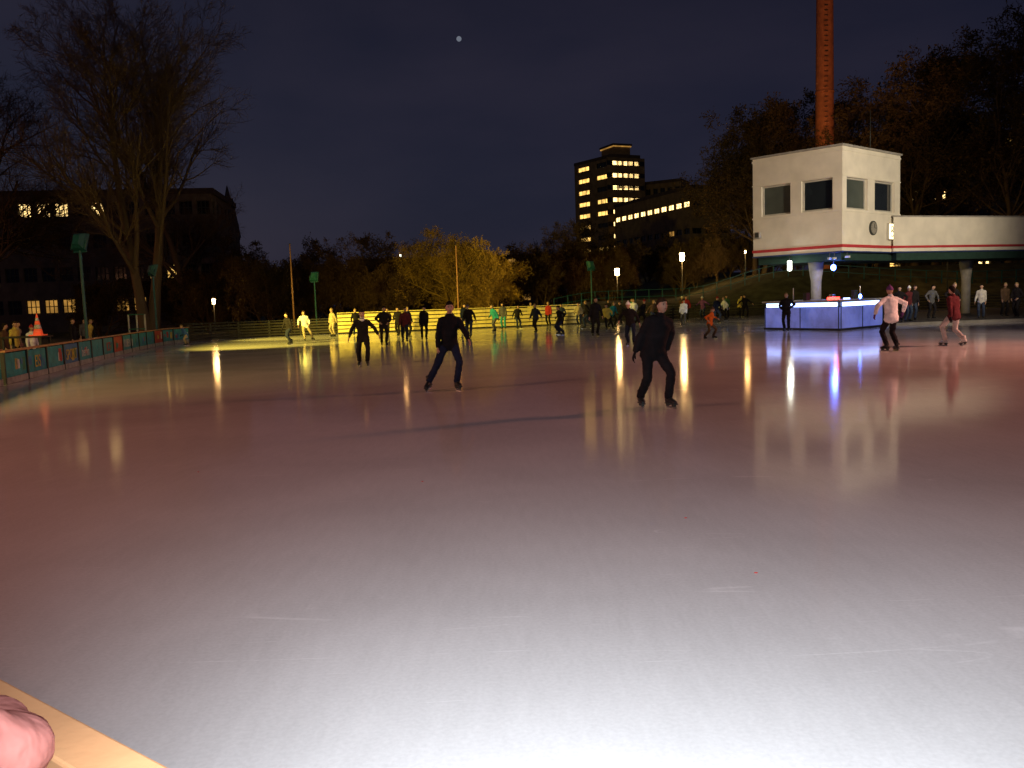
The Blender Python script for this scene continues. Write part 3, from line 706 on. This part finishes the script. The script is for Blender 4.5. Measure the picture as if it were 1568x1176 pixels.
WALK = dict(pel=(0,0,.93), lean=9, fl=(-.09,.25,0,3,0), fr=(.1,-.26,.02,-10,-14), hl=(-.27,-.1,.84), hr=(.27,.24,.9))
POCK = dict(pel=(0,0,.95), lean=4, fl=(-.1,.08,0,5,0), fr=(.1,-.05,0,-5,0), hl=(-.2,.14,.98), hr=(.2,.14,.98), el=(-.8,-.8,0), er=(.8,-.8,0))
figure('ice_skater', 2.2, 13.0, 196, 1.74, 'black', 'black', 1, None, 'black', vox=.018, puff=1.12, slim=1.03,
       pose=dict(pel=(0,-.03,.93), lean=12, side=-8, fl=(-.19,.14,0,6,0), fr=(.17,-.16,0,-12,0), hl=(-.27,-.14,.9), hr=(.29,-.1,.88), hp=-4, hy=10, el=(-.9,-.7,0), er=(.9,-.7,0)))
figure('ice_skater', -1.22, 16.9, 200, 1.78, 'black', 'navy', 0, None, None, vox=.018,
       pose=dict(pel=(0,0,.95), lean=10, fl=(-.1,.14,0,5,0), fr=(.42,-.12,.02,-40,-14), hl=(-.28,.4,1.0), hr=(.25,.05,.86), hp=0, hy=-10))
figure('ice_skater', -4.25, 24.5, 190, 1.72, 'black', 'black', 0, None, None, True, vox=.02, scarf='white', pose=dict(GLIDE, fl=(-.1,.12,0,5,0), fr=(.14,-.12,0,-10,0), hl=(-.45,.15,.95), hr=(.4,.1,.88)))
figure('ice_skater', 10.45, 23.3, 12, 1.8, 'white', 'black', 0, 'purple', 'purple', vox=.02, puff=1.12, pose=dict(AKIMBO, hl=(-.42,.1,1.02), hr=(.44,.1,1.05)))
figure('ice_skater', 12.8, 24.5, 25, 1.76, 'maroon', 'lgrey', 0, None, 'black', vox=.02, puff=1.1, boot=bootW, pose=dict(WALK, lean=6))
Lst = [(-10.9,42,160,1.65,'black','navy',GLIDE,None),(-10.9,45.5,200,1.75,'white','tan',STRIDE_L,None),(-10.6,51,180,1.72,'tan','tan',STAND,None),
 (-5.5,37,185,1.74,'black','black',POCK,None),(-4.95,40,170,1.7,'maroon','navy',WALK,None),(-5.5,45,190,1.75,'navy','black',GLIDE,None),(-4.2,41.5,180,1.66,'black','black',STAND,None),
 (-2.0,42,200,1.72,'black','jean',WALK,'grey'),(-.9,50,150,1.7,'teal','grey',STRIDE_R,None),(-.4,54,180,1.7,'grey','teal',STAND,None),(.5,53,210,1.6,'black','jean',STRIDE_L,None),
 (1.4,46,180,1.62,'navy','black',WALK,None),(2.5,42,110,1.62,'black','navy',WIDE,None),(3.9,39,185,1.8,'black','black',STAND,None),(6.0,50,220,1.6,'teal','black',GLIDE,None),
 (4.25,30,200,1.68,'black','navy',GLIDE,'white'),(11.8,57,180,1.75,'red','black',STAND,None),(7.8,33.2,200,1.3,'orange','brown',dict(WIDE, pel=(0,0,.88), fl=(-.3,.05,0,20,0), fr=(.33,-.05,0,-20,0)),'brown'),(13.4,59,170,1.7,'purple','jean',OUT,'white'),
 (17.3,64,180,1.7,'yellow','black',GLIDE,None),(12.0,36.9,170,1.72,'black','black',POCK,None),(3.3,55,180,1.6,'jean','black',STRIDE_R,None),(4.6,56.5,160,1.6,'tan','jean',GLIDE,None),
 (9.2,55,200,1.65,'brown','jean',STRIDE_L,None),(10.2,50,160,1.55,'white','grey',WALK,None),(15.3,60,180,1.7,'green','black',STAND,None),(2.6,57,180,1.65,'red','black',STAND,None),
 (-7.8,54,180,1.65,'brown','black',WALK,None),(7.0,53.5,140,1.62,'black','black',STRIDE_R,None),(8.3,57,200,1.7,'white','jean',WALK,None),(12.6,52,215,1.68,'navy','jean',GLIDE,'red'),
 (-6.3,48,170,1.7,'black','black',WALK,None),(-3.3,47,150,1.6,'grey','black',GLIDE,None),(-2.7,50,200,1.72,'navy','navy',STAND,None),(5.3,46,190,1.55,'yellow','black',STRIDE_L,None),
 (4.6,50,100,1.7,'black','jean',WALK,None),(7.4,48,250,1.7,'black','black',STRIDE_R,'red'),(10.6,60,180,1.7,'black','jean',WALK,None),(14.2,56,120,1.66,'white','black',GLIDE,None),(16.6,60,200,1.7,'black','black',OUT,None),
 (5.8,57,180,1.7,'black','black',STAND,None),(-9.4,52,200,1.68,'black','jean',WALK,None)]
def jit(ps):
    q = dict(ps)
    for k in ('hl', 'hr'):
        v = q.get(k, DEF[k]); q[k] = (v[0]+random.uniform(-.07,.07), v[1]+random.uniform(-.12,.12), v[2]+random.uniform(-.05,.12))
    q['lean'] = q.get('lean', 8)+random.uniform(-4,8); q['side'] = random.uniform(-6,6); q['tw'] = random.uniform(-18,18); q['hy'] = random.uniform(-30,30)
    return q
for i, (x, y, hd, h, j, t, ps, ht) in enumerate(Lst):
    figure('ice_skater', x, y, hd+random.uniform(-35,35), h, j, t, i % 3, ht, None if i % 2 else 'black', i % 4 == 1, pose=jit(ps), hs=1.15 if h < 1.4 else 1, puff=random.uniform(1,1.15))
for i, (x, y, hd, h, j, t, ht) in enumerate([(18.4,40.2,160,1.72,'black','black',None),(19.2,41,200,1.7,'maroon','jean','white'),(21.0,40.4,180,1.8,'black','navy',None),(23.0,41.5,150,1.66,'lgrey','jean',None),
      (27.5,44,200,1.7,'black','black',None),(25,43,180,1.7,'brown','black',None),(21.8,44,190,1.74,'grey','black',None),(20.2,42.6,175,1.74,'black','jean',None),(24.2,40.6,120,1.7,'black','black',None)]):
    figure('spectator', x, y, hd, h, j, t, i % 3, ht, None, pose=jit(STAND if i % 2 else POCK), skates=False, z=.12)
for i, (x, y, hd, h, j, t, ht) in enumerate([(-17.0,28.6,-80,1.65,'brown','black',None),(-17.6,30.2,-95,1.7,'yellow','black',None),(-16.6,29.5,-110,1.55,'white','jean','red'),(-18.6,32,-90,1.7,'tan','black',None),
      (-18.2,35.5,-100,1.72,'black','black',None),(-19.8,40,-90,1.65,'yellow','jean',None),(-21,42,-120,1.7,'grey','black',None),
      (7.5,64.5,180,1.7,'black','black',None),(9.4,65.5,170,1.7,'teal','jean',None),(13.5,67,190,1.7,'brown','black','white'),(19,69,180,1.7,'black','jean',None),(1.5,61.5,180,1.7,'yellow','jean',None)]):
    figure('spectator', x, y, hd, h, j, t, i % 3, ht, None, pose=jit(STAND), skates=False, z=gz(x,y), vox=.03)
figure('child_skater', -17.3, 45.4, 140, 1.2, 'blue', 'tan', 2, None, 'black', hs=1.2, pose=dict(GLIDE, lean=30, hl=(-.3,.35,.9)))
figure('leaning_companion', -.92, .74, 0, 1.66, 'pink', 'jean', 1, None, None, True, False, vox=.016, puff=1.12, z=-.02,
       pose=dict(lean=26, pel=(0,-.05,.93), fl=(-.12,.05,0,5,0), fr=(.12,0,0,-5,0), hl=(-.25,.62,1.16), hr=(.07,.60,1.155), er=(1,-.3,-.1), el=(-1,-.1,-.2), hp=0))

# ------------------------------------------------------------------ moon, sky, light
mb = MB(); mb.ell((-42,900,272), XYZ, (2.6,2.6,2.6), M('moon_surface', (.5,.5,.5), .9, 0, em=(.7,.78,.95), es=.2, samp=False), 16, 10); mb.obj('moon')
w = bpy.data.worlds.new('World'); S.world = w; w.use_nodes = True; nt = w.node_tree; N = nt.nodes; L = nt.links
bg = N['Background']; tc = N.new('ShaderNodeTexCoord'); sp = N.new('ShaderNodeSeparateXYZ'); L.new(tc.outputs['Generated'], sp.inputs[0])
ramp = N.new('ShaderNodeValToRGB'); e_ = ramp.color_ramp.elements
e_[0].position = 0; e_[0].color = (.0115,.0145,.032,1); e_[1].position = .5; e_[1].color = (.005,.005,.0125,1)
x_ = ramp.color_ramp.elements.new(.18); x_.color = (.0085,.0098,.024,1)
L.new(sp.outputs['Z'], ramp.inputs['Fac'])
cl = N.new('ShaderNodeTexNoise'); cl.inputs['Scale'].default_value = 2.6; cl.inputs['Detail'].default_value = 6
mp = N.new('ShaderNodeMapping'); mp.inputs['Scale'].default_value = (1,1,2.6); L.new(tc.outputs['Generated'], mp.inputs[0]); L.new(mp.outputs[0], cl.inputs['Vector'])
mr = N.new('ShaderNodeMapRange'); mr.inputs[1].default_value = .35; mr.inputs[2].default_value = .68; L.new(cl.outputs['Fac'], mr.inputs[0])
mx = N.new('ShaderNodeMix'); mx.data_type = 'RGBA'; mx.blend_type = 'ADD'; mx.inputs[7].default_value = (.0085,.006,.0075,1)
L.new(mr.outputs[0], mx.inputs[0]); L.new(ramp.outputs[0], mx.inputs[6])
sky = N.new('ShaderNodeTexSky'); sky.sky_type = 'NISHITA'; sky.sun_disc = False; sky.sun_elevation = radians(-3); sky.sun_rotation = radians(300)
m2 = N.new('ShaderNodeMix'); m2.data_type = 'RGBA'; m2.blend_type = 'ADD'; m2.inputs[0].default_value = .03
L.new(mx.outputs[2], m2.inputs[6]); L.new(sky.outputs[0], m2.inputs[7]); L.new(m2.outputs[2], bg.inputs['Color']); bg.inputs['Strength'].default_value = 1
sl = bpy.data.lights.new('moonlight', 'SUN'); sl.energy = .012; sl.angle = radians(.5); sl.color = (.8,.85,1); so = bpy.data.objects.new('moonlight', sl); S.collection.objects.link(so); so.rotation_euler = (radians(50),0,radians(-160))
# the photographer's flash gun beside the lens
spot('camera_flash', (.06,-.02,1.76), (1.0,3.9,0), 1600, (.86,.95,1), 104, 1.0, .02)

cam = bpy.data.cameras.new('camera'); co = bpy.data.objects.new('camera', cam); S.collection.objects.link(co); S.camera = co
cam.sensor_width = 36; cam.lens = 29.85; cam.clip_start = .05; cam.clip_end = 4000
co.matrix_world = Matrix.Translation((0,0,1.7)) @ Matrix.Rotation(radians(90-5.5), 4, 'X') @ Matrix.Rotation(radians(-2), 4, 'Z')
S.view_settings.view_transform = 'Standard'; S.view_settings.look = 'None'; S.view_settings.exposure = 0
